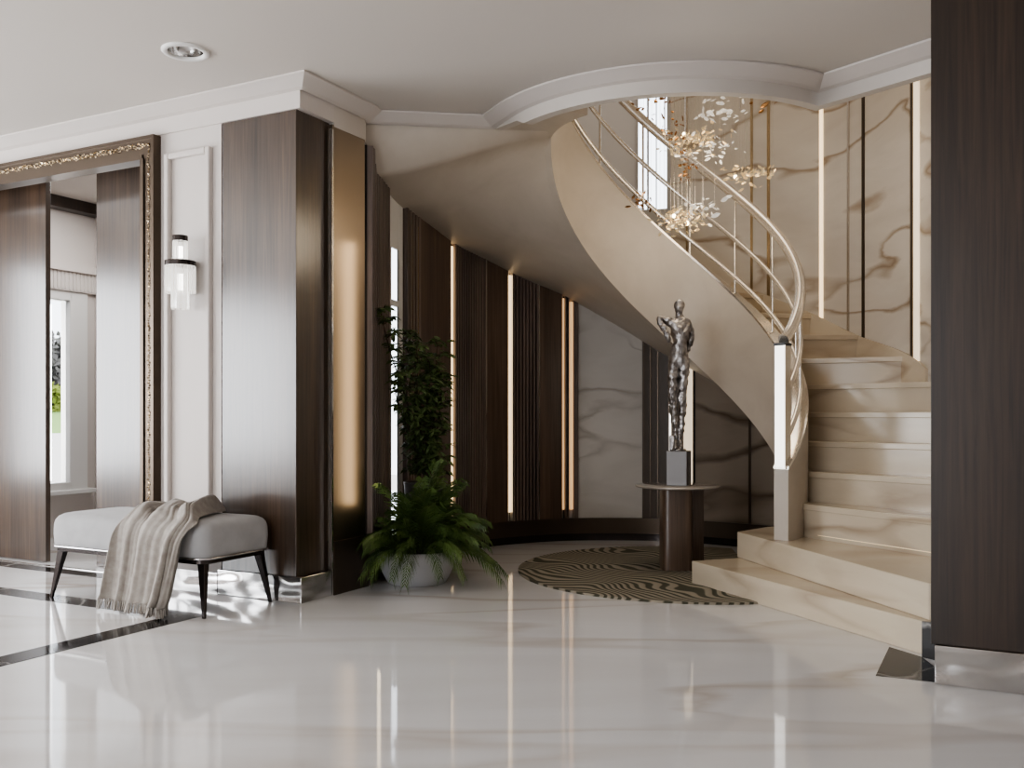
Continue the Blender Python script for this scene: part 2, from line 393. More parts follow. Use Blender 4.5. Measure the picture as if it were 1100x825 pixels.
# next room
w = MB()
w.lbox(3.6, 3.75, .31, .5, 0, CEIL); w.lbox(3.6, 3.75, .5, 1.37, 0, .42); w.lbox(3.6, 3.75, .5, 1.37, 2.0, CEIL); w.lbox(3.6, 3.75, 1.37, 1.62, 0, CEIL)
w.lbox(.78, 3.75, 1.58, 1.62, 0, CEIL); w.lbox(.78, .84, .39, 1.62, 0, CEIL)
struct(w.build('wall_next_room', M['white'], origin=(0, 0, 0)))
b = MB(); b.lbox(.78, 3.75, .06, 1.62, CEIL, CEIL+.1); struct(b.build('ceiling_next_room', M['ceil']))
b = MB(); b.lbox(3.48, 3.6, .31, 1.6, 2.70, CEIL); struct(b.build('trim_8', M['wood']))
b = MB(); b.lbox(3.53, 3.6, .4, 1.6, 2.2, 2.26); b.lbox(3.56, 3.6, .4, 1.6, 2.04, 2.2)
for k in range(33): b.lbox(3.553, 3.56, .4+k*.036, .418+k*.036, 2.05, 2.2)
struct(b.build('trim_9', M['white'], origin=(0, 0, 0)))
g = MB()
g.lbox(3.58, 3.7, 1.33, 1.50, .38, 2.04); g.lbox(3.58, 3.7, .44, .52, .38, 2.04); g.lbox(3.58, 3.7, .5, 1.35, .38, .45); g.lbox(3.58, 3.7, .5, 1.35, 1.96, 2.04)
g.lbox(3.5, 3.62, .42, 1.54, .355, .39)
wn1 = struct(g.build('window_2', M['frame_white'], bevel=.006))
g = MB(); g.lbox(3.63, 3.638, .5, 1.34, .44, 1.97); g.build('pane', M['glass'], wn1)
# garden outside
rows = []
for i in range(14):
    t = i/13; s = 3.9+t*5.5; rows.append([L3(s, -3+k*.9, -.06+t*.80) for k in range(14)])
g = MB(); g.grid(rows); o = g.build('patio', M['deck']); tag(o, 'pale plank patio rising outside the garden window', 'patio'); o['kind'] = 'structure'
rows = []
for i in range(8):
    t = i/7; rows.append([L3(9.4+t*4, -3+k*1.3, .74+t*.42) for k in range(14)])
g = MB(); g.grid(rows); o = g.build('lawn', M['lawn']); tag(o, None, None, kind='structure')
def shrub_row(name, m_, s0, s1, m0, m1, z0, z1, n, leaf, label):
    g = MB(); 
    for i in range(n):
        p = Vector(L3(random.uniform(s0, s1), random.uniform(m0, m1), z0+(z1-z0)*random.random()**.8*(.85+.15*random.random())))
        a = Vector((random.uniform(-1, 1), random.uniform(-1, 1), random.uniform(-1, 1))).normalized(); c = a.orthogonal().normalized()
        k = leaf*random.uniform(.6, 1.3); g.add([p-a*k, p+c*k*.45, p+a*k, p-c*k*.45], [[0, 1, 2, 3]])
    o = g.build(name, m_, recalc=False); tag(o, label, 'hedge')
shrub_row('hedge', M['hedge'], 12.6, 13.4, 2, 11, 1.02, 1.6, 9000, .09, 'low clipped yellow-green hedge beyond the lawn through the window')
shrub_row('bush_row', M['bush'], 13.8, 15, 2, 12, 1.1, 2.75, 12000, .11, 'tall greyish bare bushes behind the yellow-green hedge')

# ------------------------------------------------------------------ wood pillar left
pl = thing('pillar', L3(.26, .2, 0), 'dark brown wood clad pillar on a polished steel plinth beside the bench', 'pillar')
P0 = .046
b = MB(); b.lbox(P0, .577, .010, .34, .14, 2.643); b.build('shaft', M['wood_gloss'], pl, bevel=.002)
b = MB(); b.lbox(.0, .60, -.004, .255, 0, .14); b.build('plinth', M['steel'], pl, bevel=.004)
b = MB(); b.lbox(.004, .03, .262, .274, 0, 2.60); b.build('edge_trim', M['chrome'], pl)
# bronze panel between pillar and curved wall
bp = thing('wall_panel', L3(.02, .4, 0), 'glossy bronze wall panel with a warm glow, right of the wood pillar', 'wall panel')
b = MB(); b.prism([L(.012, .275), L(.012, .575), L(.16, .575), L(.16, .275)], .30, 2.63); b.build('panel', M['bronze_mirror'], bp)
b = MB(); b.lbox(.0, .16, .276, .6, 0, .30); b.build('base', M['bronze'], bp)

# ------------------------------------------------------------------ wood column right
co = thing('column', L3(-3.5, .1, 0), 'large dark wood column with polished steel plinth at the right edge', 'column')
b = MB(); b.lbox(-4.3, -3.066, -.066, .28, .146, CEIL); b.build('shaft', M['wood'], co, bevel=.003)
b = MB(); b.lbox(-4.3, -3.08, -.08, .28, 0, .146); b.build('plinth', M['steel'], co, bevel=.003)
b = MB(); b.prism([(1.700, 3.90), (1.752, 3.815), (1.83, 3.79), (1.80, 3.87)], 0, .15); b.build('base_block', M['black'], co)

# ------------------------------------------------------------------ curved outer wall
def curve(p0, p1, off=0, step=1.0): return [outer(a, off) for a in arange(p0, p1, step)]
def cpanel(mb, p0, p1, o0, o1, z0, z1, step=1.0): mb.strip(curve(p0, p1, o0, step), curve(p0, p1, o1, step), z0, z1); return mb
pu = phi_u
PW0, PW1 = pu(683), pu(720)                                     # upstairs window
w = MB()
cpanel(w, -56, PW1, -.12, -.01, 0, 5.2, 2); cpanel(w, PW1, PW0, -.12, -.01, 0, 2.62, 2); cpanel(w, PW1, PW0, -.12, -.01, 4.1, 5.2, 2)
cpanel(w, PW0, pu(452), -.12, -.01, 0, 5.2, 2); cpanel(w, pu(452), pu(413), -.12, -.01, 2.5, 5.2, 2); cpanel(w, pu(413), 193, -.12, -.01, 0, 5.2, 2)
wb = struct(w.build('wall_back', M['pale'], origin=(0, 0, 0)))
UPW = [(pu(735), pu(720.5))]
# base along the wall
w = MB(); cpanel(w, 25, 192, -.01, .03, 0, .055, 2); struct(w.build('baseboard_back', M['dark_metal'], origin=(0, 0, 0)))
w = MB(); cpanel(w, 25, 192, -.01, .022, .055, .165, 2); cpanel(w, 25, 192, -.01, .03, .165, .18, 2); struct(w.build('trim_10', M['bronze'], origin=(0, 0, 0)))
ZB = .18
# marble cladding: each slab
def slab(u0, u1, z0, z1, label, m_='wallmarble', group=None):
    a, b2 = pu(u0), pu(u1); w = MB(); cpanel(w, a-.06, b2+.06, -.01, .012, z0, z1, 1.0)
    o = w.build('marble_slab', M[m_]); tag(o, label, 'wall slab', 'marble slabs of the curved wall'); return o
slab(620, 690, ZB, 2.45, 'beige marble wall slab under the stair right beside the wooden slats', 'wallmarble_soft')
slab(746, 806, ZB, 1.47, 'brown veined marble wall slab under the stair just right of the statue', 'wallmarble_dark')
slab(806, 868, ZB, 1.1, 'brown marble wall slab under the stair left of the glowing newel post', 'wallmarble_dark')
slab(720.5, 738, 1.97, 5.2, 'narrow grey marble wall slab right beside the upstairs window')
slab(738, 808, 1.49, 5.2, 'veined marble wall slab behind the hanging chandelier')
slab(808, 826, 1.12, 5.2, 'narrow marble wall slab between two brass strips right of the chandelier')
slab(826, 884, 1.2, 5.2, 'veined marble wall slab between the brass strips above the handrail')
slab(884, 913, .95, 5.2, 'marble wall slab right of the glowing gold strip at the top step')
slab(913, 929, .8, 5.2, 'narrowest marble wall slab, plain, above the stair between thin strips')
slab(929, 982, .6, 5.2, 'veined marble wall slab above the stair nearest the wood column')
w = MB(); cpanel(w, -55, pu(990)-.06, -.01, .012, .1, 5.2, 1.5); o = w.build('marble_slab', M['wallmarble']); tag(o, 'marble wall slab at the far right partly hidden by the wood column', 'wall slab', 'marble slabs of the curved wall')
def vstrip(u0, u1, z0, z1, m_, name, label, cat, out=.02, group=None):
    a, b2 = pu(u0), pu(u1); w = MB(); cpanel(w, a, b2, -.01, out, z0, z1, .3)
    o = w.build(name, M[m_]); return tag(o, label, cat, {'light strip': 'light strips of the curved wall', 'metal strip': 'metal strips of the curved wall'}.get(cat, 'wooden panels of the curved wall'))
vstrip(737, 739, 2.3, 5.2, 'brass', 'metal_strip', 'thin metal strip on the marble behind the chandelier', 'metal strip')
vstrip(807, 809.5, 1.7, 5.2, 'brass', 'metal_strip', 'thin brass strip in the upper marble right of the chandelier, left of a pair', 'metal strip')
vstrip(825, 828, 1.5, 5.2, 'brass', 'metal_strip', 'thin brass strip in the upper marble right of the chandelier, right of a pair', 'metal strip')
vstrip(882, 885.5, 1.56, 5.2, 'led', 'light_strip', 'glowing gold light strip rising from the top visible stair', 'light strip')
vstrip(912, 914, .95, 5.2, 'satin', 'metal_strip', 'pale metal strip on the stair wall right of the glowing gold strip', 'metal strip')
vstrip(928, 930.5, .8, 5.2, 'bronze', 'metal_strip', 'dark bronze strip in the marble stair wall above the steps', 'metal strip')
vstrip(981, 984.5, .6, 5.2, 'bronze', 'metal_strip', 'dark strip left of the wide cream light beside the column', 'metal strip')
vstrip(984.5, 990, .62, 5.2, 'led_soft', 'light_strip', 'wide cream light strip on the stair wall beside the wood column', 'light strip')
vstrip(805, 807.5, ZB, 1.1, 'bronze', 'metal_strip', 'thin bronze joint strip in the lower marble under the stair', 'metal strip')
# mirror and light behind the statue
mp = thing('mirror_panel', outer(pu(706), .01) + (ZB,), 'dark smoked mirror panel with thin bronze bars behind the statue', 'mirror')
w = MB(); cpanel(w, pu(735), pu(690), -.01, .012, ZB, 1.95, .5); w.build('mirror', M['smoked_mirror'], mp)
for u in (690.5, 698, 706, 718):
    w = MB(); cpanel(w, pu(u+1.2), pu(u), .012, .024, ZB, 1.95, .3); w.build('bar', M['bronze'], mp)
vstrip(719, 721, .7, 1.25, 'led_white', 'light_strip', 'thin white light line behind the legs of the statue', 'light strip', .03)
vstrip(734.5, 744.5, ZB, 1.62, 'led_soft', 'light_strip', 'broad cream light strip under the stair behind the statue', 'light strip', .02)
vstrip(744.5, 747, ZB, 1.75, 'dark_metal', 'metal_strip', 'black strip right of the cream light behind the statue', 'metal strip')
# slatted and plain wood panels
def ztop(u): return zso(pu(u)) + .03
def slats(u0, u1, pitch, label, m_='slat'):
    a, b2 = pu(u0), pu(u1); zt_ = max(ztop(u0), ztop(u1)); zt_ = 2.6 if u0 < 440 else zt_
    t = thing('slat_panel', outer((a+b2)/2, .01) + (ZB,), label, 'wall panel', 'wooden panels of the curved wall')
    w = MB(); cpanel(w, a, b2, -.01, .008, ZB, zt_, .5); w.build('backing', M['slat_gap'], t)
    n = max(2, int(abs(a-b2)/pitch)); w = MB(); st = abs(a-b2)/n; lo = min(a, b2)
    for k in range(n): cpanel(w, lo+st*(k+.2), lo+st*(k+.8), .008, .042, ZB, zt_, 2)
    w.build('slats', M[m_], t); return t
def plain(u0, u1, label):
    a, b2 = pu(u0), pu(u1); w = MB(); cpanel(w, a, b2, -.01, .038, ZB, ztop(u0)+.02, .5)
    o = w.build('wall_panel', M['wood_hall'], bevel=.003); return tag(o, label, 'wall panel', 'wooden panels of the curved wall')
slats(392.5, 412.5, 1.5, 'narrow dark slatted wall panel left of the tall bright slit')
slats(431, 447, 1.5, 'brown slatted wall panel just right of the tall bright slit')
plain(447, 480, 'plain dark wood wall panel behind the tall leafy tree')
slats(484, 519, .95, 'dark slatted wall panel right of the first cream light strip')
plain(519.5, 543, 'plain brown wood wall panel left of the golden light strip')
slats(547.5, 577, .95, 'dark slatted wall panel between the golden and the last amber lights')
plain(577.5, 602, 'plain brown wood wall panel nearest the beige marble')
slats(605, 610, .6, 'sliver of dark slats between the two amber light strips')
vstrip(615, 620, ZB, ztop(613), 'slat', 'wood_edge', 'narrow dark wood edge next to the beige marble slab', 'wall panel', .03)
vstrip(480, 484, .25, ztop(480)-.06, 'led', 'light_strip', 'cream vertical light strip between wood panels behind the tree', 'light strip', .025)
vstrip(543, 547, .25, ztop(543)-.06, 'led', 'light_strip', 'golden vertical light strip in the middle of the wood wall', 'light strip', .025)
vstrip(602, 605, .25, ztop(602)-.06, 'led_amber', 'light_strip', 'thinner amber light strip left of a pair near the beige marble', 'light strip', .025)
vstrip(610, 614.5, .25, ztop(610)-.06, 'led_amber', 'light_strip', 'wider amber light strip right of a pair near the beige marble', 'light strip', .025)
for u, lb in ((404, 'gold line on the narrow slats left of the bright slit'), (436.5, 'gold line on the brown slats left of its pair by the tree'), (443.5, 'gold line on the brown slats right of its pair by the tree')):
    vstrip(u-.7, u+.8, ZB, 2.3, 'brass', 'metal_strip', lb, 'metal strip', .04)
for u, lb in ((519, 'thin silver strip right of the first wide slatted panel'), (577, 'thin silver strip right of the second wide slatted panel'), (548, 'thin silver strip right of the golden light')):
    vstrip(u-.5, u+.5, ZB, ztop(u), 'chrome', 'metal_strip', lb, 'metal strip', .04)
# bright slit open to the sky, standing in for a mirror panel's reflection
wn = MB(); a0, a1 = pu(430.5), pu(413.5)
for u0, u1 in ((413, 415), (417.6, 418.6), (427, 430.8)): cpanel(wn, pu(u1), pu(u0), -.004, .012, .0, 2.5, .4)
cpanel(wn, a0, a1, -.004, .011, .0, .2, .5); cpanel(wn, a0, a1, -.004, .010, 1.72, 1.76, .5); cpanel(wn, a0, a1, -.004, .010, 2.1, 2.5, .5)
w3 = struct(wn.build('bright_slit', M['frame_white'], origin=(0, 0, 0)))
g = MB(); cpanel(g, a0, a1, -.012, -.007, .2, 2.4, .5); g.build('pane', M['glass'], w3)
# upstairs window
wn = MB()
a, b2 = PW0, PW1
for f0, f1 in ((0, .07), (.33, .38), (.58, .61), (.90, 1)): cpanel(wn, b2+(a-b2)*(1-f1), b2+(a-b2)*(1-f0), -.1, .01, 2.55, 4.1, .5)
cpanel(wn, b2, a, -.1, .02, 2.55, 2.66, .5); cpanel(wn, b2, a, -.1, .01, 4.0, 4.1, .5); pass
w4 = struct(wn.build('window_4', M['frame_grey'], origin=(0, 0, 0)))
g = MB(); cpanel(g, b2, a, -.06, -.054, 2.62, 4.05, .5); g.build('pane', M['glass'], w4)

# ------------------------------------------------------------------ staircase
st = thing('staircase', (1.6, 5.0, 0), 'curved staircase of cream marble steps sweeping up around the hall', 'staircase')
Z1, Z2 = .139, .295
s1 = [(1.069, 5.595), (1.719, 3.945), (2.40, 3.66), (2.41, 4.4), (2.43, 5.0), (1.9, 6.0), (1.66, 5.98), (1.40, 5.72)]
b = MB(); b.prism(s1, .0, Z1); b.build('step', M['steps'], st, bevel=.006)
s2 = [(1.373, 5.735), (1.755, 3.96), (2.40, 3.70), (2.41, 4.4), (2.43, 5.1), (1.9, 6.1), (1.63, 6.0)]
b = MB(); b.prism(s2, Z1, Z2); b.build('step', M['steps'], st, bevel=.006)
def clampout(p): return p
NI = {3: -31, 4: -18.6, 5: -6.2, 6: 6.2, 7: 18.6, 8: 31, 9: 43.4}
OE = {3: (2.15, 4.62), 4: (2.38, 4.78), 5: (2.45, 5.0), 6: (2.46, 5.24), 7: (2.475, 5.5), 8: (2.482, 5.97), 9: (2.372, 6.45)}
zk = {k: .49+.178*(k-3) for k in range(3, 10)}
for k in range(10, 17):
    NI[k] = 43.4+14.6*(k-9); zk[k] = min(1.558+.178*(k-9), 2.79); OE[k] = outer(20+15.2*(k-9), .02)
zk[16] = 2.79; NI[17] = 160; OE[17] = outer(155, .02)
for k in range(3, 17):
    ins = [inner(a, RO-.01) for a in arange(NI[k], NI[k+1]+2, 4)]
    pa, pb = Vector(OE[k]), Vector(OE[k+1])
    outs = [tuple(pa.lerp(pb, t)) for t in (0, .5, 1)]
    if k >= 9:
        q0 = math.degrees(math.atan2(pa.y-CO.y, pa.x-CO.x)); q1 = math.degrees(math.atan2(pb.y-CO.y, pb.x-CO.x))
        outs = [outer(a, .02) for a in arange(q0, q1, 4)]
    if k == 3: outs = [(2.15, 4.62), (2.44, 4.45), (2.44, 4.78), (2.42, 4.80)]
    poly = ins[::-1] + outs
    b = MB(); b.prism(poly, zk[k]-.178-(.02 if k > 4 else .017), zk[k]-.035); b.build('riser', M['steps'], st)
    # tread with a small nosing
    d0 = (Vector(ins[0])-Vector(OE[k])); nrm = Vector((d0.y, -d0.x)).normalized()
    if nrm.dot(Vector(ins[0])-Vector(ins[-1])) < 0: nrm = -nrm
    pol2 = ins[::-1] + outs
    i0 = len(ins)-1
    pol2[i0] = tuple(Vector(pol2[i0]) + nrm*.014); pol2[i0+1] = tuple(Vector(pol2[i0+1]) + nrm*.014)
    b = MB(); b.prism(pol2, zk[k]-.035, zk[k]); b.build('step', M['steps'], st, bevel=.004)
# inner stringer wall
th = arange(-47, 190, 3)
rin = [inner(a, RI) for a in th]; rout = [inner(a, RO) for a in th]
bz = [min(max(zb(a), Z2), 2.75) for a in th]; tz = [zt(a) for a in th]
b = MB(); b.strip(rin, rout, bz, tz); b.build('stringer', M['plaster'], st)
b = MB(); cap_i = [inner(a, RI-.003) for a in th]; cap_o = [inner(a, RO+.003) for a in th]
b.strip(cap_i, cap_o, [z-.004 for z in tz], [z+.014 for z in tz]); b.build('stringer_cap', M['satin'], st)
# outer stringer on the wall
ph = arange(-12, 60, 3)
def ztread_out(p): return interp(p, [-30, -9, 1, 20, 35, 66], [1.0, 1.26, 1.35, 1.50, 1.69, 2.05])
b = MB(); b.strip([outer(a, .012) for a in ph], [outer(a, .026) for a in ph], [ztread_out(a)-.45 for a in ph], [ztread_out(a)+.055 for a in ph]); b.build('wall_skirting', M['steps'], st)
# soffit
rows = [[(CL[0][0]+(CL[1][0]-CL[0][0])*k/8, CL[0][1]+(CL[1][1]-CL[0][1])*k/8, 2.738) for k in range(9)] + [(.21, 5.74, 2.738)]]
rows[0].insert(0, (-.93, 5.56, 2.70))
for a in arange(188, -34, 4):
    pi_ = inner(a, RI+.02); po = outer(a, -.008); zi = min(zb(a), 2.735)+.004; zo_ = zso(a)
    row = []
    for k in range(11):
        t = k/10; row.append((po[0]+(pi_[0]-po[0])*t, po[1]+(pi_[1]-po[1])*t, zo_+(zi-zo_)*(t*t*(3-2*t)*.5+t*.5)))
    rows.append(row)
b = MB(); b.grid(rows); b.build('soffit', M['plaster'], st, recalc=True)
# newel post
np_ = Vector(inner(-45.5, RM)); tg = Vector((-sin(R(-45.5)), cos(R(-45.5)))); nr = Vector((cos(R(-45.5)), sin(R(-45.5))))
nw = MB(); nw.obox(np_, nr, tg, .032, .032, .70, 1.40); nwo = nw.build('newel_post', M['satin'], st)
nw = MB(); c = np_ - tg*.034; nw.obox(c, nr, tg, .030, .004, .712, 1.396); nw.build('light_panel', M['led_white'], nwo)
nw = MB(); nw.obox(np_ - tg*.002, nr, tg, .036, .038, 1.40, 1.416); nw.build('cap', M['black_plastic'], nwo)
# handrail, rails, balusters
hr = [(*inner(a, RM), zt(a)+.69) for a in arange(-38, 188, 3)]
first = [(*inner(-45.2, RM), 1.435), (*inner(-42.5, RM), 1.455)]
b = MB(); b.tube(first+hr, .033, 16); b.build('handrail', M['satin'], st)
for dz in (.12, .38):
    b = MB(); b.tube([(*inner(a, RM), zt(a)+dz) for a in arange(-44, 188, 3)], .017, 8); b.build('rail', M['satin'], st)
for a in (-20, -2, 22, 46, 70, 94, 118, 142):
    x, y = inner(a, RM); b = MB(); b.tube([(x, y, zt(a)+.01), (x, y, zt(a)+.68)], .008, 8); b.build('baluster', M['satin'], st)
# step light line
b = MB(); p, q = Vector(inner(-31, RO+.005)), Vector((2.15, 4.62)); e = (q-p).normalized(); nl = Vector((e.y, -e.x)); nl = nl if nl.dot(Vector((-1, -.5))) > 0 else -nl
p = p+nl*.003; q = q+nl*.003; p += e*.03
b.prism([tuple(p), tuple(q), tuple(q+nl*.004), tuple(p+nl*.004)], .315, .319); b.build('light_line', M['led_dim'], st)
b = MB(); b.prism([CL[1], ARC[0], ARC[1], ARC[2]]+[inner(a, RI) for a in arange(222, 184, 5)]+[(.21, 5.74)], 2.738, 2.78); b.build('landing', M['plaster'], st)

# ------------------------------------------------------------------ bench and throw
bs0, bs1, bm0, bm1 = .185, 1.335, -.515, -.018
bn = thing('bench', L3((bs0+bs1)/2, (bm0+bm1)/2, 0), 'low pale grey velvet bench with tapered dark metal legs beside the pillar', 'bench')
cu = MB(); NN = 40; rows = []
def rrect(hx, hy, rc, n=8):
    pts = []
    for cx, cy, a0 in ((hx-rc, hy-rc, 0), (-hx+rc, hy-rc, 90), (-hx+rc, -hy+rc, 180), (hx-rc, -hy+rc, 270)):
        for k in range(n+1): a = R(a0+90*k/n); pts.append((cx+rc*cos(a), cy+rc*sin(a)))
    return pts
hx, hy = (bs1-bs0)/2, (bm1-bm0)/2; sc, mc = (bs0+bs1)/2, (bm0+bm1)/2
for z, ins in ((.285, .03), (.287, .008), (.30, 0), (.36, -.004), (.41, -.002), (.435, .004), (.452, .016), (.464, .036), (.470, .065), (.474, .12), (.476, .2)):
    rows.append([L3(sc+x, mc+y, z) for x, y in rrect(hx-ins, hy-ins, max(.01, .07-ins*.3))])
cu.grid(rows, closed=True); cu.add(rows[-1], [list(range(len(rows[-1])))], True); cu.add(rows[0], [list(range(len(rows[0])))[::-1]])
cu.build('cushion', M['fabric'], bn, weld=True)
b = MB(); b.prism([L(sc+x, mc+y) for x, y in rrect(hx-.012, hy-.012, .06)], .262, .286); b.build('frame', M['dark_metal'], bn, bevel=.004)
b = MB(); pp = [L3(sc+x, mc+y, .290) for x, y in rrect(hx+.001, hy+.001, .07)]; b.tube(pp+[pp[0]], .006, 8, cap=False); b.build('piping', M['steel'], bn)
for sx, sy in ((1, 1), (1, -1), (-1, 1), (-1, -1)):
    t0 = L3(sc+sx*(hx-.05), mc+sy*(hy-.05), .265); t1 = L3(sc+sx*(hx-.005), mc+sy*(hy-.012), 0)
    b = MB(); rows = []
    for t in (0, 1):
        q = Vector(t0).lerp(Vector(t1), t); w_ = .024*(1-t)+.009*t
        rows.append([tuple(q+Vector((*(AL*dx+AR*dy), 0))*w_) for dx, dy in ((-1, -.7), (1, -.7), (1, .7), (-1, .7))])
    b.grid(rows, smooth=False, closed=True); b.add(rows[1], [[0, 1, 2, 3]]); b.build('leg', M['dark_metal'], bn, bevel=.002)
# throw blanket
tw = MB(); rows = []; ns = 90
prof = [(-.10, .478), (-.18, .484), (-.26, .486), (-.34, .486), (-.42, .484), (-.47, .478), (-.505, .462), (-.528, .43), (-.538, .38), (-.543, .31), (-.548, .24), (-.556, .17), (-.565, .10), (-.572, .06)]
np2 = len(prof)
def sst(x): x = max(0, min(1, x)); return x*x*(3-2*x)
def throw_pt(j, k):
    t = j/(np2-1); u = k/(ns-1)
    m, z = prof[j]; hang = sst((t-.40)/.25)
    q = min(1, t/.45)
    lo = .455-.245*q+.085*max(0, (t-.45)/.55); hi = .90-.135*q+.05*max(0, (t-.45)/.55)
    w_ = u+.035*sin(u*11+1.3)+.02*sin(u*23)
    s = lo+(hi-lo)*w_
    ph = u*2*pi*4.3 + 1.3*sin(u*5+.6)+.35*sin(t*4+u*3)
    f = sin(ph)+.30*sin(2.1*ph+1.3+t*2)+.16*sin(4.7*ph+t*5)
    edge = sst(u/.07)*sst((1-u)/.05)
    amp_top = .017*(.6+.4*q); amp = .030*(.75+.35*sin(u*5+1))*(.75+.35*max(0, (t-.45)/.55))
    z2 = z + amp_top*(1-hang)*(f+1.3)*edge
    wave = sst(t/.10)*sst((.50-t)/.25)
    z2 += wave*edge*(.050*math.exp(-((u-.14)/.13)**2) + .016*(1+sin(u*13+t*9)))
    z2 += .016*sst((.14-t)/.14)*abs(sin(u*17+2))*edge
    m2 = m - amp*(f+1.25)*hang + (.03*sin(u*8+1)+.02*sin(u*19))*sst((.3-t)/.3)
    s += .016*cos(ph)*hang + .022*sin(t*6+u*4)*(1-hang)*edge
    return Vector(L3(s, m2, z2))
fine = []
for j in range(np2):
    fine.append([throw_pt(j, k) for k in range(ns)])
def cat(p, q, r_, s_, t): return .5*((2*q)+(r_-p)*t+(2*p-5*q+4*r_-s_)*t*t+(3*q-p-3*r_+s_)*t**3)
rows = []
for j in range(np2-1):
    a_, b_, c_, d_ = fine[max(j-1, 0)], fine[j], fine[j+1], fine[min(j+2, np2-1)]
    for q in range(4):
        rows.append([tuple(cat(a_[k], b_[k], c_[k], d_[k], q/4)) for k in range(ns)])
rows.append([tuple(p) for p in fine[-1]])
tw.grid(rows)
two = tw.build('throw_blanket', M['throw'], recalc=False)
sm = two.modifiers.new('solid', 'SOLIDIFY'); sm.thickness = .006; sm.offset = 1
tag(two, 'beige grey fringed throw draped over the front of the velvet bench', 'throw')
fr = MB()
for k in range(0, ns, 1):
    p = fine[-1][k]; q = p+Vector((random.uniform(-.012, .012), random.uniform(-.012, .012), 0)); q.z = .012
    lean = Vector((-AR.x, -AR.y, 0))*random.uniform(.0, .02)
    fr.tube([p+Vector((0, 0, .006)), (p+q)/2+lean*.5, q+lean], [.0042, .004, .003], 5)
fr.build('fringe', M['throw'], two)

# ------------------------------------------------------------------ wall sconce
sx = .80; SC = L(sx, -.085)
sn_ = thing('wall_sconce', L3(sx, 0, 1.85), 'two tier crystal wall lamp with dark rings on the white panel', 'wall lamp')
b = MB(); b.lbox(sx-.025, sx+.025, -.05, 0, 1.835, 1.88); b.build('backplate', M['bronze'], sn_, bevel=.003)
def ring(r0, r1, z0, z1): return MB().lathe([(r0, z0), (r1, z0), (r1, z1), (r0, z1), (r0, z0)], (SC[0], SC[1], 0), 32, smooth=False)
ring(.02, .042, 1.985, 2.015).build('upper_ring', M['dark_metal'], sn_); ring(.05, .085, 1.845, 1.872).build('lower_ring', M['dark_metal'], sn_)
b = MB(); b.lathe([(0, 1.872), (.085, 1.872), (.085, 1.866), (0, 1.866)], (SC[0], SC[1], 0), 32, smooth=False); b.build('plate', M['bronze'], sn_)
b = MB(); b.lathe([(0.001, 2.015), (.042, 2.015)], (SC[0], SC[1], 0), 32, smooth=False); b.build('top_cap', M['bronze'], sn_)
def rods(n, r, z0, z1, w, m_):
    for k in range(n):
        a = 2*pi*k/n+.1; x, y = SC[0]+r*cos(a), SC[1]+r*sin(a)
        b = MB(); t = Vector((cos(a), sin(a))); nn = Vector((-sin(a), cos(a)))
        b.obox((x, y), nn, t, w, .005, z0+random.uniform(0, .006), z1); b.build('crystal_rod', M[m_], sn_, bevel=.002)
rods(10, .036, 1.875, 1.985, .0095, 'crystal'); rods(20, .078, 1.69, 1.845, .0105, 'crystal'); rods(9, .045, 1.60, 1.845, .011, 'crystal')
for z0, z1 in ((1.89, 1.955), (1.71, 1.80)):
    b = MB(); b.tube([(SC[0], SC[1], z0), (SC[0], SC[1], z1)], .014, 12); b.build('bulb', M['crystal_lit'], sn_)

# ------------------------------------------------------------------ recessed downlight
dl = thing('ceiling_downlight', (DL[0], DL[1], CEIL), 'round recessed downlight with white rim in the ceiling', 'downlight')
b = MB(); b.lathe([(.083, .004), (.083, -.006), (.09, -.012), (.108, -.012), (.114, -.006), (.114, 0.0)], (DL[0], DL[1], CEIL), 48); b.build('rim', M['frame_white'], dl)
b = MB(); b.lathe([(.084, -.004), (.075, .05), (.062, .075), (.0, .075)], (DL[0], DL[1], CEIL), 48); b.build('reflector', M['steel'], dl)
b = MB(); b.lathe([(.058, .072), (.05, .062), (.0, .058)], (DL[0], DL[1], CEIL), 32); b.build('lens', M['frame_white'], dl)

# ------------------------------------------------------------------ rug, table, statue
RC = Vector((1.13, 6.07)); RR = 1.09
pts = []
for a in arange(-276, -5, 2):
    p = RC + Vector((cos(R(a)), sin(R(a))))*RR; pts.append((p.x, p.y))
def rug_ok(): pass
pts = [(RC.x+RR*cos(R(a)), RC.y+RR*sin(R(a))) for a in arange(280.5, 62, 2)]
pts += [(1.60, 6.6), (1.66, 6.2), (1.60, 6.02), (1.385, 5.745), (1.362, 5.722), (1.055, 5.605)]
b = MB(); b.prism(pts, 0.0, .012); o = b.build('rug', M['rug']); tag(o, 'round rug with flowing dark and cream stripes under the pedestal table', 'rug')
TC = Vector((1.085, 6.16)); TZ = .545
tb = thing('pedestal_table', (TC.x, TC.y, .012), 'small round topped pedestal table with dark wood base on the rug', 'table')
b = MB(); b.lathe([(0, TZ-.012), (.255, TZ-.012), (.274, TZ-.006), (.277, TZ), (.272, TZ+.005), (0, TZ+.005)], (TC.x, TC.y, 0), 64); b.build('tabletop', M['tabletop'], tb)
b = MB(); c = TC + Vector((-.02, -.06)); sg = lambda v: math.copysign(abs(v)**.45, v)
b.prism([(c.x+.10*sg(cos(R(a))), c.y+.10*sg(sin(R(a)))) for a in range(0, 360, 6)], .012, TZ-.012)
c2 = TC + Vector((.09, .10)); b.obox((c2.x, c2.y), (1, 0), (0, 1), .085, .085, .012, TZ-.012); b.obox((TC.x, TC.y+.02), (1, 0), (0, 1), .10, .10, .012, TZ-.012)
b.build('base', M['wood_hall'], tb)
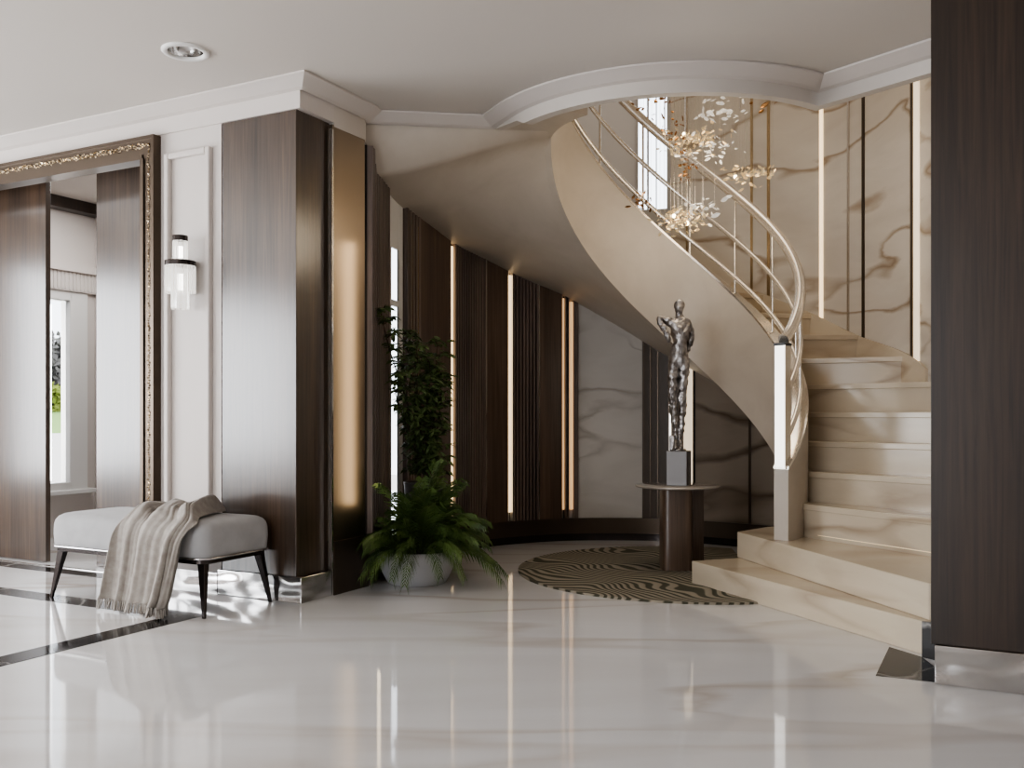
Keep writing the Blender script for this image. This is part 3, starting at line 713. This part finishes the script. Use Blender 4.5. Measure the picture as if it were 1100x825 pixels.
# statue
SZ0 = TZ+.005; SCN = Vector((1.085, 6.12))
sta = thing('statue', (SCN.x, SCN.y, SZ0), 'rough cast metal standing nude figure, one elbow raised, on the pedestal table', 'statue')
b = MB(); ax = Vector((cos(R(-22)), sin(R(-22)))); ay = Vector((-ax.y, ax.x)); b.obox((SCN.x, SCN.y), ax, ay, .068, .068, SZ0, SZ0+.225); b.build('block', M['statue_base'], sta, bevel=.004)
BZ = SZ0+.225
def fig(px, py, y=0):     # picture-like figure units to metres, feet on the block
    return ((px-258)/600., y, (655-py)/600.)
J = {'pel': fig(258, 300), 'wai': fig(262, 245, -.005), 'che': fig(266, 185, -.012), 'nec': fig(264, 140, 0), 'nk2': fig(260, 122, -.004), 'hd1': fig(259, 106, -.016), 'hd2': fig(262, 84, -.01), 'hd3': fig(262, 72, 0),
     'shl': fig(236, 155), 'ell': fig(180, 136, -.03), 'wrl': fig(212, 200, -.06), 'hal': fig(226, 232, -.05),
     'shr': fig(297, 158), 'elr': fig(308, 205, .035), 'wrr': fig(292, 262, .055), 'har': fig(278, 280, .05),
     'hil': fig(240, 325), 'knl': fig(233, 440, -.03), 'cal': fig(240, 500, -.01), 'anl': fig(248, 615, .01), 'fol': fig(243, 650, -.05),
     'hir': fig(278, 325), 'knr': fig(272, 435, -.015), 'car': fig(272, 500, .01), 'anr': fig(262, 612, .02), 'for': fig(266, 650, -.04)}
RJ = dict(pel=.052, wai=.044, che=.058, nec=.03, nk2=.021, hd1=.033, hd2=.040, hd3=.032, shl=.033, ell=.023, wrl=.019, hal=.017, shr=.034, elr=.024, wrr=.018, har=.018,
          hil=.046, knl=.030, cal=.030, anl=.017, fol=.015, hir=.046, knr=.031, car=.031, anr=.017); RJ['for'] = .015
E = ['pel-wai', 'wai-che', 'che-nec', 'nec-nk2', 'nk2-hd1', 'hd1-hd2', 'hd2-hd3', 'che-shl', 'shl-ell', 'ell-wrl', 'wrl-hal', 'che-shr', 'shr-elr', 'elr-wrr', 'wrr-har',
     'pel-hil', 'hil-knl', 'knl-cal', 'cal-anl', 'anl-fol', 'pel-hir', 'hir-knr', 'knr-car', 'car-anr', 'anr-for']
def skin_mesh(name, J, RJ, E, root, material, parent, loc, levels=2, rot=0, disp=0):
    keys = list(J); me = bpy.data.meshes.new(name)
    me.from_pydata([J[k] for k in keys], [[keys.index(a) for a in e.split('-')] for e in E], [])
    o = bpy.data.objects.new(name, me); C.objects.link(o)
    md = o.modifiers.new('skin', 'SKIN'); md.use_smooth_shade = True
    for i, k in enumerate(keys):
        sv = me.skin_vertices[0].data[i]; sv.radius = (RJ[k], RJ[k]*.92); sv.use_root = (k == root)
    sb = o.modifiers.new('sub', 'SUBSURF'); sb.levels = levels; sb.render_levels = levels
    if disp:
        tx = bpy.data.textures.new('cast_lumps', 'CLOUDS'); tx.noise_scale = .035
        dm = o.modifiers.new('disp', 'DISPLACE'); dm.texture = tx; dm.strength = disp; dm.mid_level = .5
    dg = bpy.context.evaluated_depsgraph_get(); nm = bpy.data.meshes.new_from_object(o.evaluated_get(dg))
    C.objects.unlink(o); bpy.data.objects.remove(o)
    nm.name = name; nm.materials.clear(); nm.materials.append(material)
    o2 = bpy.data.objects.new(name, nm); C.objects.link(o2)
    o2.parent = parent; o2.location = Vector(loc)-parent.location; o2.rotation_euler = (0, 0, rot)
    return o2
skin_mesh('figure', J, RJ, E, 'pel', M['statue'], sta, (SCN.x, SCN.y, BZ), 3, R(-10), .024)
b = MB(); b.lathe([(0, BZ+.012), (.045, BZ+.012), (.05, BZ), (0, BZ)], (SCN.x, SCN.y, 0), 20); b.build('foot_plate', M['statue'], sta)
b = MB(); b.prism([(SCN.x-.062, SCN.y-.005), (SCN.x-.03, SCN.y-.02), (SCN.x-.02, SCN.y+.02), (SCN.x-.055, SCN.y+.025)], BZ, BZ+.10); b.build('stump', M['statue'], sta, bevel=.008)

# ------------------------------------------------------------------ plants
PC = (-.572, 5.66)
pt = thing('potted_palm', (PC[0], PC[1], 0), 'low bushy green palm in a wide grey ribbed bowl planter on the floor', 'plant')
b = MB(); b.lathe([(0, .0), (.165, 0), (.175, .006), (.205, .06), (.228, .12), (.24, .175), (.243, .196), (.238, .203), (.228, .198), (.222, .17), (0, .165)], (PC[0], PC[1], 0), 64); b.build('pot', M['pot'], pt)
b = MB(); b.lathe([(0, .178), (.223, .172)], (PC[0], PC[1], 0), 32); b.build('soil', M['soil'], pt)
def frond_mesh(i, e):
    rnd = random.Random(i); b = MB(); n = 26; e = R(e)
    Ln = rnd.uniform(.50, .58)*(1+.22*sin(e)**3); g = .14+.25*cos(e)*rnd.uniform(.85, 1.15)
    pts = [Vector((Ln*cos(e)*(.25+.75*(1-.22*t))*t + .05*t*t, 0, Ln*sin(e)*t-g*t**2.1)) for t in [k/n for k in range(n+1)]]
    b.tube(pts, [.0045*(1-.7*k/n) for k in range(n+1)], 5)
    for k in range(4, n+1):
        t = k/n; p = pts[k]; tg = (pts[k]-pts[k-1]).normalized()
        ln = .135*(1-.5*abs(t-.45)/.55)*rnd.uniform(.85, 1.15)
        for sd in (-1, 1):
            d = (tg*.95+Vector((0, sd, 0))*.6+Vector((0, 0, -.25-.2*t+rnd.uniform(-.15, .15)))).normalized()
            w_ = tg*.0075; e1 = p+d*ln*.5+Vector((0, 0, .006)); e2 = p+d*ln+Vector((0, 0, -.022))
            b.add([p-w_*.5, p+w_*.5, e1+w_, e2, e1-w_], [[0, 1, 2, 4], [4, 2, 3]], False)
    me = bpy.data.meshes.new('frond'); me.from_pydata([tuple(v) for v in b.v], [], b.f); me.materials.append(M['frond']); return me
fms = [frond_mesh(i, 84-56*i/9) for i in range(10)]
NF = 96
for i in range(NF):
    t = (i+.5)/NF; ci = min(9, int(10*t**.85))
    o = bpy.data.objects.new('frond', fms[ci]); C.objects.link(o); o.parent = pt
    az = i*2.39996+random.uniform(-.25, .25)
    sc_ = random.uniform(.82, 1.05)
    dx, dy = cos(az), sin(az)
    if dx < -.3 and dy > -.6: sc_ *= .68
    o.rotation_euler = (random.uniform(-.12, .12), 0, az); o.scale = (sc_, sc_, sc_)
    rr = .02+.09*t; o.location = (rr*cos(az), rr*sin(az), .175+.02*(1-t))
# tall tree behind
QC = (-.565, 6.13)
tr = thing('potted_tree', (QC[0], QC[1], 0), 'tall dark leafy tree in a slim grey planter behind the palm', 'plant')
b = MB(); b.lathe([(0, 0), (.10, 0), (.105, .01), (.14, .56), (.146, .57), (.14, .575), (.125, .57), (.12, .53), (0, .53)], (QC[0], QC[1], 0), 40); b.build('planter', M['statue_base'], tr)
b = MB(); b.lathe([(0, .545), (.121, .54)], (QC[0], QC[1], 0), 24); b.build('soil', M['soil'], tr)
tk = MB(); lf = MB(); rnd = random.Random(5)
def leaf(p, d, ln):
    d = d.normalized(); sd = d.cross(Vector((0, 0, 1))); sd = sd.normalized() if sd.length > .1 else Vector((1, 0, 0)); up = sd.cross(d)
    tw_ = rnd.uniform(-.6, .6); sd = (sd*cos(tw_)+up*sin(tw_))
    a1 = p+d*ln*.35; a2 = p+d*ln*.7+Vector((0, 0, -.1*ln)); tip = p+d*ln+Vector((0, 0, -.3*ln)); w_ = ln*.2
    lf.add([p, a1+sd*w_, a2+sd*w_*.8, tip, a2-sd*w_*.8, a1-sd*w_, a1+up*.004, a2+up*.004], [[0, 1, 6], [1, 2, 7, 6], [2, 3, 7], [3, 4, 7], [4, 5, 6, 7], [5, 0, 6]], False)
stems = [((-.03, .0), (-.24, -.40), 1.64), ((.01, .02), (-.12, -.20), 1.52), ((.03, -.01), (.10, -.12), 1.45), ((0, -.03), (.04, -.20), 1.34), ((-.02, .02), (-.20, -.28), 1.25), ((.03, .02), (.13, -.10), 1.25), ((-.01, -.02), (-.04, -.28), 1.42)]
for (x0, y0), (x1, y1), zt_ in stems:
    n = 14; pts = []
    for k in range(n+1):
        t = k/n; pts.append(Vector((QC[0]+x0+(x1-x0)*t**1.4+.012*sin(t*9+x0*80), QC[1]+y0+(y1-y0)*t**1.3, .535+(zt_-.535)*t)))
    tk.tube(pts, [.009*(1-.75*k/n) for k in range(n+1)], 6)
    for k in range(2, n+1):
        for q in range(5):
            az = rnd.uniform(0, 2*pi); bl = rnd.uniform(.06, .15)*(1.1-.4*k/n); d = Vector((cos(az), sin(az)*.8-.1, rnd.uniform(.0, .7)))
            p0 = pts[k]; p1 = p0+d.normalized()*bl
            if outer(math.degrees(math.atan2(p1.y-CO.y, p1.x-CO.x)) % 360)[0] > p1.x-.10: p1 = p0+Vector((abs(d.x), -abs(d.y), d.z)).normalized()*bl
            tk.tube([p0, p1], [.0025, .0015], 4)
            for w_ in range(5):
                az2 = rnd.uniform(0, 2*pi); leaf(p0.lerp(p1, rnd.uniform(.35, 1.05)), Vector((cos(az2), sin(az2), rnd.uniform(-.5, .4))), rnd.uniform(.045, .075))
tk.build('trunk', M['bark'], tr); lf.build('foliage', M['leaf'], tr, recalc=False)

# ------------------------------------------------------------------ chandelier
ch = thing('chandelier', (1.12, 5.95, 5.2), 'hanging chandelier of gold and glass petals floating in the stair opening', 'chandelier')
def at(u, v, y): return Vector(((u-550)/F*y, y, 1-(v-HV)/F*y))
CLU = [('petal_gold', 742, 152, 28, 12, 110, 5.95, .018), ('petal_glass', 768, 122, 24, 16, 26, 5.9, .022), ('petal_glass', 762, 160, 28, 11, 50, 5.9, .016), ('petal_gold', 732, 236, 24, 11, 120, 5.7, .016),
       ('petal_glass', 757, 222, 20, 11, 24, 5.75, .022), ('petal_gold', 803, 188, 24, 10, 75, 6.1, .018), ('petal_copper', 738, 180, 8, 16, 28, 6.0, .017), ('petal_copper', 690, 216, 16, 9, 24, 5.6, .015),
       ('petal_copper', 697, 112, 20, 14, 22, 5.8, .017), ('petal_copper', 822, 112, 14, 5, 4, 6.0, .022), ('petal_glass', 790, 115, 18, 12, 10, 6.0, .014), ('petal_copper', 725, 140, 14, 14, 24, 5.9, .015)]
allp = []; wire = MB()
for mn, u, v_, ru, rv, n, y, sz in CLU:
    c = at(u, v_, y)
    for i in range(n):
        g1, g2, g3 = [max(-1.6, min(1.6, random.gauss(0, .55))) for _ in range(3)]
        p = c+Vector((g1*ru*y/F, g2*.14, g3*rv*y/F))
        d = Vector((random.uniform(-1, 1), random.uniform(-1, 1), random.uniform(-.5, .5))).normalized(); s_ = d.orthogonal().normalized()
        aa = random.uniform(0, 6.3); s_ = (Matrix.Rotation(aa, 3, d) @ s_); k = sz*random.uniform(.7, 1.35)*1.15; nrm = d.cross(s_)
        allp.append((k*k/y, mn, [p-d*k, p-d*k*.3+s_*k*.45, p+d*k*.5+s_*k*.35, p+d*k, p+d*k*.5-s_*k*.35, p-d*k*.3-s_*k*.45, p+nrm*k*.25]))
        if i % 6 == 0: wire.tube([p, Vector((p.x, p.y, 5.2))], .0007, 4)
wo = wire.build('hanging_wires', M['chrome'], ch); wo['kind'] = 'stuff'
allp.sort(key=lambda q: -q[0])
fan = [[q, (q+1) % 6, 6] for q in range(6)]
for a_, mn, pv in allp[:100]: MB().add(pv, fan, True).build('petal', M[mn], ch, recalc=False)
rest = MB(); mi = []; slots = ['petal_gold', 'petal_glass', 'petal_copper']
for a_, mn, pv in allp[100:]: rest.add(pv, fan, True); mi += [slots.index(mn)]*6
po_ = rest.build('petals', M['petal_gold'], ch, recalc=False); po_['kind'] = 'stuff'
po_.data.materials.append(M['petal_glass']); po_.data.materials.append(M['petal_copper'])
po_.data.polygons.foreach_set('material_index', mi)
for u, v_, y in ((735, 144, 5.95), (738, 240, 5.7), (724, 232, 5.7), (790, 190, 6.1)):
    p = at(u, v_, y); b = MB(); b.lathe([(0, -.013), (.009, -.009), (.012, 0), (.009, .009), (0, .013)], tuple(p), 12); b.build('lamp', M['glow'], ch)
for u, v0, v1, y in ((736.5, 100, 150, 5.94), (795, 95, 120, 6.0), (714, 90, 150, 5.9)):
    p = at(u, v1, y); b = MB(); b.tube([p, Vector((p.x, p.y, 5.2))], .004, 6); b.build('cable', M['chrome'], ch)
b = MB(); b.lathe([(0, -.04), (.3, -.04), (.32, -.02), (.32, 0), (0, 0)], (1.12, 5.95, 5.2), 40); b.build('canopy', M['chrome'], ch)

# ------------------------------------------------------------------ light
wd = bpy.data.worlds.new('World'); bpy.context.scene.world = wd; wd.use_nodes = True
bg = wd.node_tree.nodes['Background']; bg.inputs['Color'].default_value = (.86, .92, 1, 1); bg.inputs['Strength'].default_value = 6.0
def area(name, loc, look, sx, sy, power, col=(1, 1, 1)):
    ld = bpy.data.lights.new(name, 'AREA'); ld.shape = 'RECTANGLE'; ld.size = sx; ld.size_y = sy; ld.energy = power; ld.color = col
    o = bpy.data.objects.new(name, ld); C.objects.link(o); o.location = loc
    o.rotation_euler = (Vector(look)-Vector(loc)).to_track_quat('-Z', 'Y').to_euler(); return o
area('window_daylight', L3(4.66, -3.25, 1.4), L3(0, -3.25, 1.4), 4.65, 1.98, 420, (.97, .98, 1))
area('front_daylight', L3(-.2, -8.05, 1.4), L3(-.2, 0, 1.4), 3.3, 2.1, 110, (.97, .98, 1))
area('hall_fill', (1.0, 6.0, 5.1), (1.0, 6.0, 0), 1.6, 1.6, 34, (1, .90, .78))  # added fill lamp below the closed hall roof, which has no skylight
area('next_room_daylight', L3(3.85, .93, 1.2), L3(1, .93, 1.2), .85, 1.5, 40, (1, 1, 1))
area('next_room_fill', L3(2.6, .95, 2.75), L3(2.6, .95, 0), 1.2, .8, 40)  # added lamp to brighten the next room, no fitting there
spot_p = L3(-.005, .60, 1.25)
area('panel_glow', L3(-.10, .56, 1.25), L3(.03, .40, 1.25), .07, 1.55, 1.9, (1, .80, .55))
area('room_fill', L3(-1.5, -5, 2.76), L3(-1.5, -5, 0), 3, 3, 25, (1, .95, .9))  # added broad fill behind the camera, without a ceiling fitting

pl_ = bpy.data.lights.new('chandelier_light', 'POINT'); pl_.energy = 17; pl_.color = (1, .84, .64); pl_.shadow_soft_size = .25
plo = bpy.data.objects.new('chandelier_light', pl_); C.objects.link(plo); plo.location = (1.1, 5.85, 2.35)
# ------------------------------------------------------------------ camera
cd = bpy.data.cameras.new('camera'); cam = bpy.data.objects.new('camera', cd); C.objects.link(cam)
cam.location = (0, 0, 1); cam.rotation_euler = (R(90), 0, 0); cd.sensor_width = 36; cd.lens = F/1100*36; cd.shift_y = (HV-412.5)/1100; cd.clip_start = .05
bpy.context.scene.camera = cam
vs_ = bpy.context.scene.view_settings; vs_.view_transform = 'AgX'; vs_.look = 'AgX - Medium High Contrast'; vs_.exposure = -0.55
bpy.context.scene.cycles.max_bounces = 10
bpy.context.scene.cycles.caustics_reflective = False; bpy.context.scene.cycles.caustics_refractive = False
